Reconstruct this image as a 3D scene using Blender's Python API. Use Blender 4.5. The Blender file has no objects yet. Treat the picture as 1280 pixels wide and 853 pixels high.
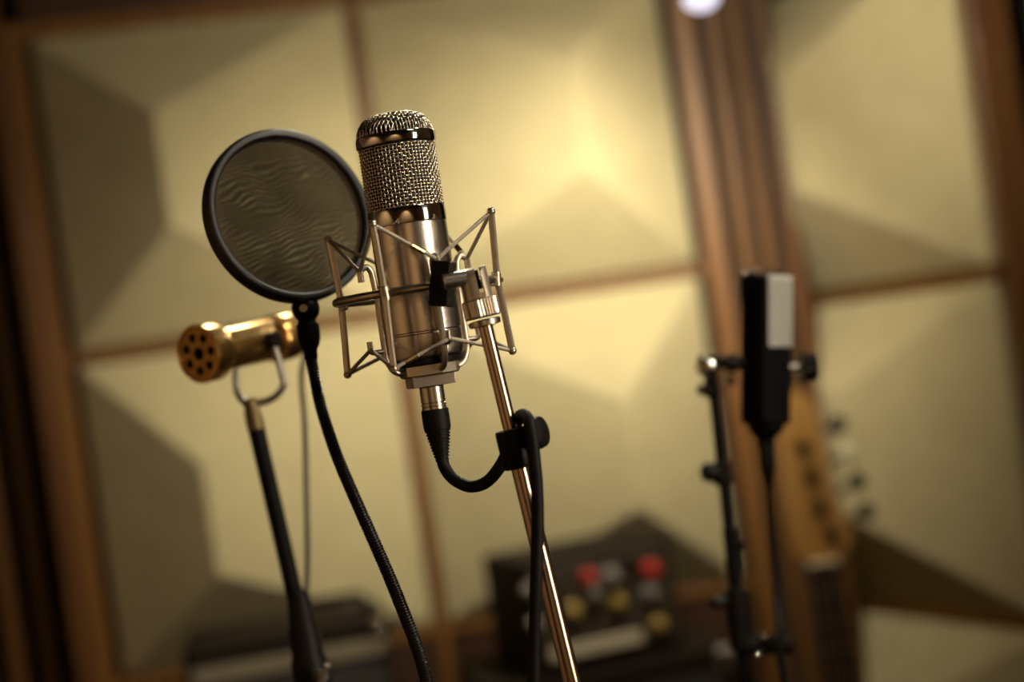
import bpy, bmesh, math, random
from mathutils import Vector, Matrix
random.seed(7)
S = bpy.context.scene
COL = S.collection
# ------------------------------------------------------------------ camera
F = 2057.0                       # focal length in pixels of a 1280 px wide frame
ROLL = math.radians(8.4)
CR, SR = math.cos(ROLL), math.sin(ROLL)
CAMZ = 1.35
RIGHT = Vector((CR, 0, -SR)); UP = Vector((SR, 0, CR)); FWD = Vector((0, 1, 0))
cam = bpy.data.cameras.new('camera'); camo = bpy.data.objects.new('camera', cam); COL.objects.link(camo)
cam.sensor_width = 36.0; cam.lens = 36.0 * F / 1280.0
camo.matrix_world = Matrix(((RIGHT.x, UP.x, -FWD.x, 0), (RIGHT.y, UP.y, -FWD.y, 0), (RIGHT.z, UP.z, -FWD.z, CAMZ), (0, 0, 0, 1)))
cam.clip_start = 0.02
cam.dof.use_dof = True; cam.dof.focus_distance = 1.178; cam.dof.aperture_fstop = 2.15
S.camera = camo
# ------------------------------------------------------------------ world and view
w = bpy.data.worlds.new('world'); S.world = w; w.use_nodes = True
w.node_tree.nodes['Background'].inputs[0].default_value = (1.0, 0.8, 0.55, 1)
w.node_tree.nodes['Background'].inputs[1].default_value = 0.004
S.view_settings.view_transform = 'Standard'; S.view_settings.look = 'None'
S.view_settings.exposure = 0.3; S.view_settings.gamma = 1.0; S.view_settings.use_curve_mapping = False

def lamp(kind, name, loc, target, power, color, radius, angle=90, blend=0.6):
    l = bpy.data.lights.new(name, kind); l.energy = power; l.color = color; l.shadow_soft_size = radius
    if kind == 'SPOT':
        l.spot_size = math.radians(angle); l.spot_blend = blend
    o = bpy.data.objects.new(name, l); COL.objects.link(o); o.location = loc
    o.rotation_euler = (Vector(target) - Vector(loc)).to_track_quat('-Z', 'Y').to_euler()
    return o
WARM = (1.0, 0.925, 0.71)
# (position, target, power, radius, cone, blend): unseen ceiling spotlights, added for highlights; fixtures built further down
SPOTS = [
    ((0.95, 1.15, 2.50), (-0.05, 1.25, 1.35), 34, 0.045, 40, 0.8),
    ((-0.95, -0.05, 2.50), (-2.05, 0.05, 1.25), 120, 0.05, 95, 0.9),
    ((0.25, -1.10, 2.50), (0.0, -2.0, 1.35), 130, 0.05, 90, 0.9),
    ((1.25, 0.55, 2.45), (0.25, 1.59, 1.33), 85, 0.05, 22, 0.6),
    ((-0.05, 2.72, 2.46), (-0.24, 1.5, 1.40), 30, 0.07, 34, 0.7),
]
for i, (a, b, p, r, an, bl) in enumerate(SPOTS):
    lamp('SPOT', 'added_beam', a, b, p, WARM, r, an, bl)

# ------------------------------------------------------------------ helpers
def P(u, v, Y):
    dx, dy = u - 640.0, v - 426.5
    return Vector(((dx * CR - dy * SR) / F * Y, Y, CAMZ + (-dx * SR - dy * CR) / F * Y))
K = 1.2 / F                       # metres per pixel at the microphone
O = P(491, 151, 1.2)
def ml(s, t, d):                  # s right, t down, d away, in pixels at the microphone
    return O + Vector((s * K, d * K, -t * K))

def empty(name, loc, label, cat, group=None):
    o = bpy.data.objects.new(name, None); COL.objects.link(o); o.location = loc
    o.empty_display_size = 0.02
    o['label'] = label; o['category'] = cat
    if group: o['group'] = group
    return o
def tag(o, label, cat, group=None):
    o['label'] = label; o['category'] = cat
    if group: o['group'] = group
    return o
def worldloc(o):
    v = Vector(o.location)
    while o.parent:
        o = o.parent; v += Vector(o.location)
    return v

class MB:
    def __init__(s): s.v = []; s.f = []
    def add(s, vs, fs):
        n = len(s.v); s.v += [Vector(p) for p in vs]; s.f += [tuple(i + n for i in f) for f in fs]; return s
    def build(s, name, mat, parent=None, origin=None, angle=35, smooth=True, bevel=0):
        if origin is None: origin = worldloc(parent) if parent else Vector((0, 0, 0))
        origin = Vector(origin)
        me = bpy.data.meshes.new(name)
        me.from_pydata([p - origin for p in s.v], [], s.f)
        bm = bmesh.new(); bm.from_mesh(me)
        bmesh.ops.recalc_face_normals(bm, faces=bm.faces)
        if smooth:
            ca = math.radians(angle)
            for f in bm.faces: f.smooth = True
            for e in bm.edges:
                if len(e.link_faces) == 2 and e.calc_face_angle(0) > ca: e.smooth = False
        bm.to_mesh(me); bm.free()
        o = bpy.data.objects.new(name, me); COL.objects.link(o)
        me.materials.append(mat)
        if parent:
            o.parent = parent; o.location = origin - worldloc(parent)
        else: o.location = origin
        if bevel:
            m = o.modifiers.new('bevel', 'BEVEL'); m.width = bevel; m.segments = 3; m.limit_method = 'ANGLE'; m.angle_limit = math.radians(40)
            m.harden_normals = True
        return o
    def box(s, c, size, M=None):
        c = Vector(c); hx, hy, hz = size[0] / 2, size[1] / 2, size[2] / 2
        vs = []
        for x in (-hx, hx):
            for y in (-hy, hy):
                for z in (-hz, hz):
                    p = Vector((x, y, z)); vs.append(c + (M @ p if M else p))
        return s.add(vs, [(0, 1, 3, 2), (4, 6, 7, 5), (0, 4, 5, 1), (2, 3, 7, 6), (0, 2, 6, 4), (1, 5, 7, 3)])
    def lathe(s, prof, base, axis, n=32, cap=True, ref=None):
        """prof = [(radius, distance along axis)] in metres"""
        a = Vector(axis).normalized(); base = Vector(base)
        x = a.orthogonal().normalized() if ref is None else (Vector(ref) - a * Vector(ref).dot(a)).normalized()
        y = a.cross(x)
        vs = []; fs = []
        for r, h in prof:
            for i in range(n):
                t = 2 * math.pi * i / n
                vs.append(base + a * h + (x * math.cos(t) + y * math.sin(t)) * r)
        for k in range(len(prof) - 1):
            for i in range(n):
                j = (i + 1) % n
                fs.append((k * n + i, k * n + j, (k + 1) * n + j, (k + 1) * n + i))
        if cap:
            fs.append(tuple(range(n))); fs.append(tuple((len(prof) - 1) * n + i for i in range(n)))
        return s.add(vs, fs)
    def tube(s, pts, r, n=10, closed=False):
        pts = [Vector(p) for p in pts]; m = len(pts)
        rs = r if isinstance(r, (list, tuple)) else [r] * m
        tang = []
        for i in range(m):
            if closed: d = pts[(i + 1) % m] - pts[i - 1]
            else: d = pts[min(i + 1, m - 1)] - pts[max(i - 1, 0)]
            tang.append(d.normalized())
        x = tang[0].orthogonal().normalized(); vs = []; fs = []
        for i in range(m):
            x = (x - tang[i] * x.dot(tang[i])).normalized(); y = tang[i].cross(x)
            for k in range(n):
                t = 2 * math.pi * k / n
                vs.append(pts[i] + (x * math.cos(t) + y * math.sin(t)) * rs[i])
        for i in range(m if closed else m - 1):
            i2 = (i + 1) % m
            for k in range(n):
                j = (k + 1) % n
                fs.append((i * n + k, i * n + j, i2 * n + j, i2 * n + k))
        if not closed:
            fs.append(tuple(range(n))); fs.append(tuple((m - 1) * n + k for k in range(n)))
        return s.add(vs, fs)
    def cyl(s, a, b, r, n=24, ch=0.0):
        a, b = Vector(a), Vector(b); L = (b - a).length
        prof = [(r - ch, 0), (r, ch), (r, L - ch), (r - ch, L)] if ch else [(r, 0), (r, L)]
        return s.lathe(prof, a, b - a, n)
    def sphere(s, c, r, n=20, m=12, sc=(1, 1, 1)):
        prof = [(max(1e-5, math.sin(math.pi * i / m)) * r, -math.cos(math.pi * i / m) * r) for i in range(m + 1)]
        k = len(s.v); s.lathe(prof, (0, 0, 0), (0, 0, 1), n)
        for i in range(k, len(s.v)):
            p = s.v[i]; s.v[i] = Vector(c) + Vector((p.x * sc[0], p.y * sc[1], p.z * sc[2]))
        return s

def smooth_path(pts, per=8):
    """Catmull-Rom through the points"""
    pts = [Vector(p) for p in pts]; out = []
    for i in range(len(pts) - 1):
        p0 = pts[i - 1] if i else pts[0] * 2 - pts[1]
        p1, p2 = pts[i], pts[i + 1]
        p3 = pts[i + 2] if i + 2 < len(pts) else p2 * 2 - p1
        for k in range(per):
            t = k / per
            out.append(0.5 * ((2 * p1) + (p2 - p0) * t + (2 * p0 - 5 * p1 + 4 * p2 - p3) * t * t + (3 * p1 - p0 - 3 * p2 + p3) * t ** 3))
    out.append(pts[-1]); return out
def fillet(pts, rad, n=6):
    """round the inner corners of a polyline"""
    pts = [Vector(p) for p in pts]; out = [pts[0]]
    for i in range(1, len(pts) - 1):
        a, b, c = pts[i - 1], pts[i], pts[i + 1]
        r = min(rad, (a - b).length * .45, (c - b).length * .45)
        p, q = b + (a - b).normalized() * r, b + (c - b).normalized() * r
        for k in range(n + 1):
            t = k / n; out.append(p * (1 - t) ** 2 + b * 2 * t * (1 - t) + q * t * t)
    out.append(pts[-1]); return out

# ------------------------------------------------------------------ materials
def mat(name, col, rough=0.5, metal=0.0, var=0.12, scale=40, bump=0.0, bscale=None, spec=0.5, aniso=0, stretch=(1, 1, 1), coat=0, sheen=0):
    m = bpy.data.materials.new(name); m.use_nodes = True
    N = m.node_tree.nodes; L = m.node_tree.links; b = N['Principled BSDF']
    tc = N.new('ShaderNodeTexCoord'); mp = N.new('ShaderNodeMapping'); mp.inputs['Scale'].default_value = stretch
    L.new(tc.outputs['Object'], mp.inputs['Vector'])
    nz = N.new('ShaderNodeTexNoise'); nz.inputs['Scale'].default_value = scale; nz.inputs['Detail'].default_value = 5
    L.new(mp.outputs[0], nz.inputs['Vector'])
    rp = N.new('ShaderNodeValToRGB')
    rp.color_ramp.elements[0].position = 0.3; rp.color_ramp.elements[1].position = 0.7
    rp.color_ramp.elements[0].color = tuple(c * (1 - var) for c in col) + (1,)
    rp.color_ramp.elements[1].color = tuple(min(1, c * (1 + var)) for c in col) + (1,)
    L.new(nz.outputs['Fac'], rp.inputs['Fac']); L.new(rp.outputs['Color'], b.inputs['Base Color'])
    b.inputs['Roughness'].default_value = rough; b.inputs['Metallic'].default_value = metal
    b.inputs['Specular IOR Level'].default_value = spec
    if coat: b.inputs['Coat Weight'].default_value = coat; b.inputs['Coat Roughness'].default_value = 0.15
    if sheen: b.inputs['Sheen Weight'].default_value = sheen
    if bump:
        n2 = N.new('ShaderNodeTexNoise'); n2.inputs['Scale'].default_value = bscale or scale * 4; n2.inputs['Detail'].default_value = 3
        L.new(mp.outputs[0], n2.inputs['Vector'])
        bp = N.new('ShaderNodeBump'); bp.inputs['Strength'].default_value = bump; bp.inputs['Distance'].default_value = 0.002
        L.new(n2.outputs['Fac'], bp.inputs['Height']); L.new(bp.outputs['Normal'], b.inputs['Normal'])
    return m
def wood(name, dark, light, rough=0.4, coat=0.15):
    m = bpy.data.materials.new(name); m.use_nodes = True
    N = m.node_tree.nodes; L = m.node_tree.links; b = N['Principled BSDF']
    tc = N.new('ShaderNodeTexCoord'); mp = N.new('ShaderNodeMapping'); mp.inputs['Scale'].default_value = (9, 9, 0.7)
    L.new(tc.outputs['Object'], mp.inputs['Vector'])
    nz = N.new('ShaderNodeTexNoise'); nz.inputs['Scale'].default_value = 6; nz.inputs['Detail'].default_value = 8; nz.inputs['Distortion'].default_value = 0.8
    L.new(mp.outputs[0], nz.inputs['Vector'])
    rp = N.new('ShaderNodeValToRGB'); rp.color_ramp.elements[0].position = 0.32; rp.color_ramp.elements[1].position = 0.68
    rp.color_ramp.elements[0].color = dark + (1,); rp.color_ramp.elements[1].color = light + (1,)
    L.new(nz.outputs['Fac'], rp.inputs['Fac']); L.new(rp.outputs['Color'], b.inputs['Base Color'])
    bp = N.new('ShaderNodeBump'); bp.inputs['Strength'].default_value = 0.15; bp.inputs['Distance'].default_value = 0.002
    L.new(nz.outputs['Fac'], bp.inputs['Height']); L.new(bp.outputs['Normal'], b.inputs['Normal'])
    b.inputs['Roughness'].default_value = rough; b.inputs['Coat Weight'].default_value = coat
    return m
M = {}
M['fabric'] = mat('beige_acoustic_cloth', (0.46, 0.385, 0.218), 0.95, var=0.05, scale=14, bump=0.35, bscale=260, spec=0.1, sheen=0.1)
M['wood'] = wood('orange_varnished_wood', (0.135, 0.053, 0.009), (0.21, 0.086, 0.015), 0.5, 0.04)
M['wood_shade'] = wood('shaded_wood', (0.085, 0.032, 0.008), (0.13, 0.052, 0.013))  # darker copy of the wood; weak light on edge boards put into colour
M['wood_dark'] = wood('dark_stained_wood', (0.035, 0.012, 0.005), (0.06, 0.022, 0.009), 0.5)
M['backing'] = mat('black_backing_cloth', (0.012, 0.009, 0.007), 0.95, var=0.2, scale=60)
M['floor'] = wood('dark_plank_floor', (0.05, 0.022, 0.01), (0.09, 0.04, 0.018), 0.35)
M['ceil'] = mat('dark_ceiling_paint', (0.02, 0.016, 0.012), 0.9, var=0.15, scale=20)
M['sidewall'] = mat('brown_wall_cloth', (0.30, 0.19, 0.10), 0.95, var=0.2, scale=30, bump=0.3)
M['nickel'] = mat('satin_nickel', (0.64, 0.56, 0.47), 0.27, 1.0, var=0.04, scale=90, bump=0.03, bscale=900)
M['satin'] = mat('satin_cast_nickel', (0.70, 0.60, 0.47), 0.46, 1.0, var=0.05, scale=120)
M['chrome'] = mat('polished_chrome', (0.78, 0.72, 0.66), 0.06, 1.0, var=0.03, scale=60)
M['wire'] = mat('nickel_wire', (0.72, 0.64, 0.52), 0.24, 1.0, var=0.06, scale=200)
M['mount'] = mat('brushed_nickel_rod', (0.56, 0.48, 0.38), 0.33, 1.0, var=0.08, scale=120)
M['cord'] = mat('braided_elastic_cord', (0.46, 0.39, 0.30), 0.5, 0.55, var=0.2, scale=700, bump=0.4, bscale=1500)
M['brass'] = mat('brass_crimp', (0.85, 0.62, 0.25), 0.2, 1.0, var=0.08, scale=200)
M['screen'] = mat('dark_inner_screen', (0.014, 0.010, 0.007), 0.7, 0.0, var=0.3, scale=900)
M['blk'] = mat('black_plastic', (0.010, 0.008, 0.007), 0.42, spec=0.13, var=0.2, scale=80, bump=0.05, bscale=600)
M['blkgloss'] = mat('black_enamel', (0.008, 0.007, 0.007), 0.42, var=0.2, scale=60, spec=0.06)
M['rubber'] = mat('black_cable_rubber', (0.010, 0.008, 0.006), 0.5, spec=0.13, var=0.2, scale=100, bump=0.1, bscale=800)
M['goose'] = mat('black_gooseneck_steel', (0.022, 0.019, 0.017), 0.3, 0.5, var=0.2, scale=200)
M['hoop'] = mat('black_hoop_plastic', (0.018, 0.016, 0.017), 0.36, var=0.2, scale=70, bump=0.12, bscale=500)
M['gold'] = mat('polished_gold', (0.86, 0.52, 0.17), 0.27, 1.0, var=0.05, scale=50)
M['golddark'] = mat('aged_gold', (0.55, 0.30, 0.09), 0.4, 1.0, var=0.12, scale=90)
M['brassdark'] = mat('dull_brass', (0.20, 0.14, 0.06), 0.45, 0.8, var=0.1, scale=90)
M['steel'] = mat('grey_steel', (0.42, 0.39, 0.34), 0.38, 1.0, var=0.08, scale=100)
M['pole'] = mat('chrome_pole_warm_tint', (0.66, 0.48, 0.34), 0.19, 1.0, var=0.05, scale=40)  # chrome; the reflection of orange wood is put into its colour
M['greycable'] = mat('olive_grey_cable', (0.12, 0.10, 0.06), 0.6, var=0.15, scale=80)
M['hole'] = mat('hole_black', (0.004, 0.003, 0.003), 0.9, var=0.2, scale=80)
M['silver'] = mat('silver_mesh_plate', (0.86, 0.80, 0.74), 0.5, 0.25, var=0.18, scale=420, bump=0.5, bscale=900)
M['maple'] = wood('amber_maple', (0.46, 0.23, 0.06), (0.60, 0.32, 0.10), 0.3, 0.4)
M['rosewood'] = wood('rosewood_board', (0.03, 0.014, 0.008), (0.05, 0.022, 0.012), 0.45)
M['sunburst'] = mat('brown_lacquer', (0.09, 0.03, 0.012), 0.15, var=0.2, scale=6, coat=0.5)
M['pearl'] = mat('cream_button', (0.92, 0.85, 0.58), 0.25, var=0.05, scale=60)
M['tolex'] = mat('black_tolex', (0.020, 0.014, 0.010), 0.6, spec=0.05, var=0.25, scale=300, bump=0.5, bscale=700)
M['panelbrown'] = mat('dark_brown_panel', (0.05, 0.035, 0.022), 0.5, var=0.15, scale=80)
M['red'] = mat('red_knob', (0.62, 0.02, 0.02), 0.35, var=0.1, scale=60)
M['grey'] = mat('grey_knob', (0.30, 0.27, 0.24), 0.4, var=0.1, scale=60)
M['yellow'] = mat('yellow_knob', (0.50, 0.33, 0.06), 0.4, var=0.1, scale=60)
M['cream'] = mat('cream_label_strip', (0.62, 0.52, 0.36), 0.5, var=0.08, scale=60)
M['stripdull'] = mat('dull_metal_strip', (0.26, 0.21, 0.14), 0.5, 0.2, var=0.1, scale=60)
M['grille'] = mat('woven_speaker_cloth', (0.03, 0.025, 0.02), 0.8, var=0.4, scale=500, bump=0.5)
def emissive(name, col, st):
    m = mat(name, (0.8, 0.75, 0.65), 0.3, var=0.03, scale=20); b = m.node_tree.nodes['Principled BSDF']
    b.inputs['Emission Color'].default_value = col + (1,); b.inputs['Emission Strength'].default_value = st; return m
M['lens'] = emissive('added_lamp_lens', (1.0, 0.86, 0.62), 14)
M['tip'] = emissive('pale_glow_tip', (0.86, 0.82, 1.0), 1.0)

def gauze():
    m = bpy.data.materials.new('black_nylon_gauze'); m.use_nodes = True
    N = m.node_tree.nodes; L = m.node_tree.links; N.remove(N['Principled BSDF']); out = N['Material Output']
    tc = N.new('ShaderNodeTexCoord')
    mp = N.new('ShaderNodeMapping'); mp.inputs['Rotation'].default_value = (0, 0, math.radians(-24)); L.new(tc.outputs['Object'], mp.inputs['Vector'])
    nz = N.new('ShaderNodeTexNoise'); nz.inputs['Scale'].default_value = 22; nz.inputs['Detail'].default_value = 1.5
    L.new(mp.outputs[0], nz.inputs['Vector'])
    mx = N.new('ShaderNodeMix'); mx.data_type = 'VECTOR'; mx.inputs['Factor'].default_value = 0.035
    L.new(mp.outputs[0], mx.inputs[4]); L.new(nz.outputs['Color'], mx.inputs[5])
    wv = N.new('ShaderNodeTexWave'); wv.wave_type = 'BANDS'; wv.bands_direction = 'Y'
    wv.inputs['Scale'].default_value = 84; wv.inputs['Distortion'].default_value = 5.0; wv.inputs['Detail'].default_value = 2; wv.inputs['Detail Scale'].default_value = 0.8
    L.new(mx.outputs[1], wv.inputs['Vector'])
    n2 = N.new('ShaderNodeTexNoise'); n2.inputs['Scale'].default_value = 30; L.new(tc.outputs['Object'], n2.inputs['Vector'])
    r2 = N.new('ShaderNodeMapRange'); r2.inputs[1].default_value = .22; r2.inputs[2].default_value = .58; L.new(n2.outputs['Fac'], r2.inputs[0])
    mu = N.new('ShaderNodeMath'); mu.operation = 'MULTIPLY'; L.new(wv.outputs['Fac'], mu.inputs[0]); L.new(r2.outputs[0], mu.inputs[1])
    rg = N.new('ShaderNodeMapRange'); rg.inputs[3].default_value = 0.85; rg.inputs[4].default_value = 0.62
    L.new(mu.outputs[0], rg.inputs[0])
    tr = N.new('ShaderNodeBsdfTransparent'); df = N.new('ShaderNodeBsdfDiffuse'); df.inputs[0].default_value = (0.05, 0.035, 0.022, 1)
    ms = N.new('ShaderNodeMixShader'); L.new(rg.outputs[0], ms.inputs[0]); L.new(tr.outputs[0], ms.inputs[1]); L.new(df.outputs[0], ms.inputs[2])
    L.new(ms.outputs[0], out.inputs[0]); return m
M['gauze'] = gauze()

def struct(name, mb, m, **k):
    o = mb.build(name, m, **k); o['kind'] = 'structure'; return o
# ------------------------------------------------------------------ the room
ZC = 2.62; XL, XR, YB, YF = -2.1, 2.1, -2.0, 3.42
struct('floor', MB().box((0, (YB + YF) / 2, -0.05), (XR - XL + .2, YF - YB + .2, 0.1)), M['floor'])
struct('ceiling', MB().box((0, (YB + YF) / 2, ZC + 0.05), (XR - XL + .2, YF - YB + .2, 0.1)), M['ceil'])
struct('wall_left', MB().box((XL - .05, (YB + YF) / 2, ZC / 2), (0.1, YF - YB, ZC)), M['sidewall'])
struct('wall_right', MB().box((XR + .05, (YB + YF) / 2, ZC / 2), (0.1, YF - YB, ZC)), M['sidewall'])
struct('wall_front', MB().box((0, YB - .05, ZC / 2), (XR - XL + .2, 0.1, ZC)), M['sidewall'])

def wall_frame(a, b):
    """matrix of an upright wall run from plan point a to b: local x along, y towards the room's back, z up"""
    a, b = Vector((a[0], a[1], 0)), Vector((b[0], b[1], 0)); x = (b - a).normalized()
    y = Vector((-x.y, x.x, 0)); m = Matrix.Identity(4)
    m.col[0][:3] = x; m.col[1][:3] = y; m.col[2][:3] = (0, 0, 1); m.col[3][:3] = a
    return m, (b - a).length
RUN_L = wall_frame((-0.797, 2.975), (-0.210, 3.08))      # panel column beside the dark slats
RUN_C = wall_frame((-0.210, 3.08), (0.375, 3.08))        # panel column before the wooden slats
RUN_R = wall_frame((0.560, 3.285), (0.560 + .59 * math.cos(math.radians(63)), 3.285 - .59 * math.sin(math.radians(63))))
def rot(m): return m.to_3x3()
RP = [RUN_R[0] @ Vector((RUN_R[1], 0, 0))][0]
# back wall: a folded slab behind the panels, one mesh
plan = [(XL, 2.80), (-0.797, 3.03), (-0.210, 3.11), (0.375, 3.11), (0.56, 3.33), (RP.x + .04, RP.y + .02), (RP.x + .20, RP.y - .02), (XR, 2.60)]
mb = MB(); n = len(plan)
front = [Vector((x, y, z)) for z in (0, ZC) for x, y in plan]
back = [Vector((x, YF + .1, z)) for z in (0, ZC) for x, y in ((XL, 0), (XR, 0))]
mb.add(front, [(i, i + 1, n + i + 1, n + i) for i in range(n - 1)])
wall_back = struct('wall_back', mb, M['backing'], smooth=False)

# faceted panels ---------------------------------------------------
RAILS = (2.03, 1.432, 0.836)      # heights of the rails on the two flat columns
RAILS_R = (1.945, 1.345, 0.745, 0.145)
def panel(run, z0, z1, ridge_u, label, depth=0.13, v0=.34, v1=.68):
    m, W = run; g = 0.014
    def q(u, z, d): return m @ Vector((u, -d, z))
    h = z1 - z0
    base = [q(g, z0 + g, .006), q(W - g, z0 + g, .006), q(W - g, z1 - g, .006), q(g, z1 - g, .006)]
    bk = [q(g, z0 + g, -.022), q(W - g, z0 + g, -.022), q(W - g, z1 - g, -.022), q(g, z1 - g, -.022)]
    r0, r1 = q(W * ridge_u, z0 + h * v0, depth), q(W * ridge_u, z0 + h * v1, depth)
    mb = MB().add(bk + base + [r0, r1], [(0, 1, 5, 4), (1, 2, 6, 5), (2, 3, 7, 6), (3, 0, 4, 7), (3, 2, 1, 0),
                  (4, 5, 8), (5, 6, 9, 8), (6, 7, 9), (7, 4, 8, 9)])
    o = mb.build('acoustic_panel', M['fabric'], origin=q(W / 2, z0, 0), smooth=False, bevel=0.006)
    return tag(o, label, 'acoustic panel', 'faceted beige wall panels')
panel(RUN_L, RAILS[1], RAILS[0], .36, 'beige faceted cloth wall panel behind the round pop filter, above the gold microphone')
panel(RUN_L, RAILS[2], RAILS[1], .35, 'beige faceted cloth wall panel behind the gold microphone\'s black stand', v0=.31, v1=.635)
panel(RUN_C, RAILS[1], RAILS[0], .665, 'beige faceted cloth wall panel behind the grille of the silver microphone')
panel(RUN_C, RAILS[2], RAILS[1], .675, 'beige faceted cloth wall panel behind the chrome pole, above the knobbed rack', v0=.31, v1=.635)
panel(RUN_R, RAILS_R[1], RAILS_R[0], .40, 'beige faceted cloth panel on the slanted wall, above the bass headstock')
panel(RUN_R, RAILS_R[2], RAILS_R[1], .40, 'beige faceted cloth panel on the slanted wall, beside the bass tuners')
panel(RUN_R, RAILS_R[3], RAILS_R[2], .40, 'beige faceted cloth panel on the slanted wall, beside the bass fretboard')

# rails and battens --------------------------------------------------
TN = [0]
def trim(run, u0, u1, z0, z1, depth, m='wood', back=0.028):
    TN[0] += 1; fr, W = run
    mb = MB().box(fr @ Vector(((u0 + u1) / 2, (back - depth) / 2, (z0 + z1) / 2)), (u1 - u0, depth + back, z1 - z0), rot(fr))
    return struct('trim_%d' % TN[0], mb, M[m], origin=fr @ Vector(((u0 + u1) / 2, 0, z0)), bevel=0.003)
WL, WC, WR = RUN_L[1], RUN_C[1], RUN_R[1]
for i, z in enumerate(RAILS):
    hh = .010 if i else .016
    trim(RUN_L, 0, WL - .010, z - hh, z + hh, .012); trim(RUN_C, .010, WC, z - hh, z + hh, .012)
for z in RAILS_R[:3]: trim(RUN_R, 0, WR, z - .010, z + .010, .012)
trim(RUN_L, WL - .010, WL + .012, 0.0, RAILS[0] + .02, .013)      # batten in the fold
trim(RUN_L, -.034, -.001, 0.0, RAILS[0] + .016, .020)      # upright beside the slats
trim(RUN_L, -.062, -.034, 0.0, ZC, .050, 'wood_shade')
TN[0] += 1
struct('trim_%d' % TN[0], MB().box((RP.x + .036, RP.y + .015, ZC / 2), (.062, .09, ZC)), M['wood_shade'], origin=Vector((RP.x + .05, RP.y, 0)), bevel=.004)
# plain lower boards and dark upper boards of the wall
trim(RUN_L, 0, WL, 0.0, RAILS[2] - .012, .004, 'wood_dark'); trim(RUN_C, .012, WC, 0.0, RAILS[2] - .012, .004, 'wood_dark')
trim(RUN_L, 0, WL, RAILS[0] + .018, ZC, .004, 'wood_dark'); trim(RUN_C, .012, WC, RAILS[0] + .018, ZC, .004, 'wood_dark')
trim(RUN_R, 0, WR, RAILS_R[0] + .012, ZC, .004, 'wood_dark')
# upright wooden slats, each one a child of the back wall
def slat(x0, x1, y, depth, z1=ZC, ang=0, m='wood'):
    c = Vector(((x0 + x1) / 2, y - depth / 2, z1 / 2))
    return MB().box(c, (x1 - x0, depth, z1), Matrix.Rotation(ang, 3, 'Z')).build('slat', M[m], wall_back, origin=Vector((c.x, c.y, 0)), bevel=0.002)
struct('trim_30', MB().box((.492, 3.115, ZC / 2), (.15, .02, ZC)), M['backing'], origin=Vector((.49, 3.11, 0)))  # black backing board added behind the wooden slats
for x0, x1 in ((.379, .418), (.443, .463), (.486, .504)):
    slat(x0, x1, 3.104, .058)
struct('trim_31', MB().box((.548, 3.095, ZC / 2), (.036, .022, ZC)), M['wood_shade'], origin=Vector((.548, 3.095, 0)), bevel=.003)  # fourth slat, set back; its shade is in the darker wood colour
for k in range(5):
    x1 = -.893 - k * .058
    slat(x1 - .027, x1, 3.008 - (x1 + .8) * -.176, .040, ang=math.radians(10), m='wood_shade')

# ------------------------------------------------------------------ ceiling spotlights, unseen, added for highlights and reflections
def spot_fixture(pos, target, label):
    pos = Vector(pos); d = (Vector(target) - pos).normalized(); top = Vector((pos.x - d.x * .08, pos.y - d.y * .08, ZC))
    root = empty('added_spotlight', top, label, 'spotlight', 'added ceiling spotlights')
    b = pos - d * .10
    MB().lathe([(.02, 0), (.05, .01), (.055, .03), (.055, .10), (.060, .105), (.060, .112), (.053, .112), (.050, .09), (.0505, .088)], b - d * .02, d, 28, cap=False).build('housing', M['blk'], root)
    MB().lathe([(.046, 0), (.040, .004), (.02, .007), (1e-4, .008)], b + d * .045, d, 24).build('lens', M['lens'], root)
    MB().cyl(b - d * .018, top, .007, 12).build('stem', M['blk'], root)
    MB().lathe([(.045, 0), (.045, .015), (.04, .02)], top - Vector((0, 0, .02)), (0, 0, 1), 24).build('ceiling_plate', M['blk'], root)
fix = ['added black ceiling spotlight aimed at the silver microphone',
       'added black ceiling spotlight washing the brown side wall', 'added black ceiling spotlight washing the brown wall behind the camera', 'added black ceiling spotlight aimed at the black rectangular microphone', 'added black ceiling spotlight above the panels, aimed at the gold microphone']
for (a, b, *_), lb in zip(SPOTS, fix): spot_fixture(a, b, lb)
# strip light and globe pendant: unseen soft lamps added for highlights and fill
def added_glow(name, col, st):
    return emissive(name, col, st)
M['paper'] = added_glow('added_strip_glow', (1.0, 0.87, 0.68), 19.0)
fl_ = Vector((1.52, 0.30, 0)); root = empty('added_strip_light', fl_, 'added tall black strip light with side flaps, aimed at the silver microphone', 'added studio light')
ad = Vector((O.x - fl_.x, O.y - fl_.y, 0)).normalized(); sd = Vector((-ad.y, ad.x, 0)); Rs = Matrix((sd, ad, Vector((0, 0, 1)))).transposed()
def sl(name, a, d, z, size, m): return MB().box(fl_ + sd * a + ad * d + Vector((0, 0, z)), size, Rs).build(name, M[m], root, bevel=.003)
sl('back_box', 0, -.05, 1.42, (.32, .06, 1.06), 'blk'); sl('diffuser', 0, -.012, 1.42, (.27, .012, 1.0), 'paper')
for a in (-.155, .155): sl('side_flap', a, .38, 1.42, (.006, .80, 1.06), 'backing')  # flaps added to keep the strip's light off the back wall
for z in (.89, 1.95): sl('end_flap', 0, .38, z, (.31, .80, .006), 'backing')
MB().cyl(fl_ + Vector((0, 0, .02)) - ad * .05, fl_ + Vector((0, 0, .95)) - ad * .05, .014, 16).build('pole', M['blk'], root)
MB().lathe([(.16, 0), (.165, .01), (.16, .022), (.02, .028)], fl_ - ad * .05, (0, 0, 1), 32).build('base', M['blk'], root)
M['globe'] = added_glow('added_globe_glow', (1.0, 0.86, 0.64), 4.0)
gl_ = Vector((0.72, 0.62, 2.20)); root = empty('added_globe_lamp', Vector((gl_.x, gl_.y, ZC)), 'added round lit paper globe hanging from the ceiling', 'lamp')
MB().sphere(gl_, .15, 32, 20).build('shade', M['globe'], root)
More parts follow.
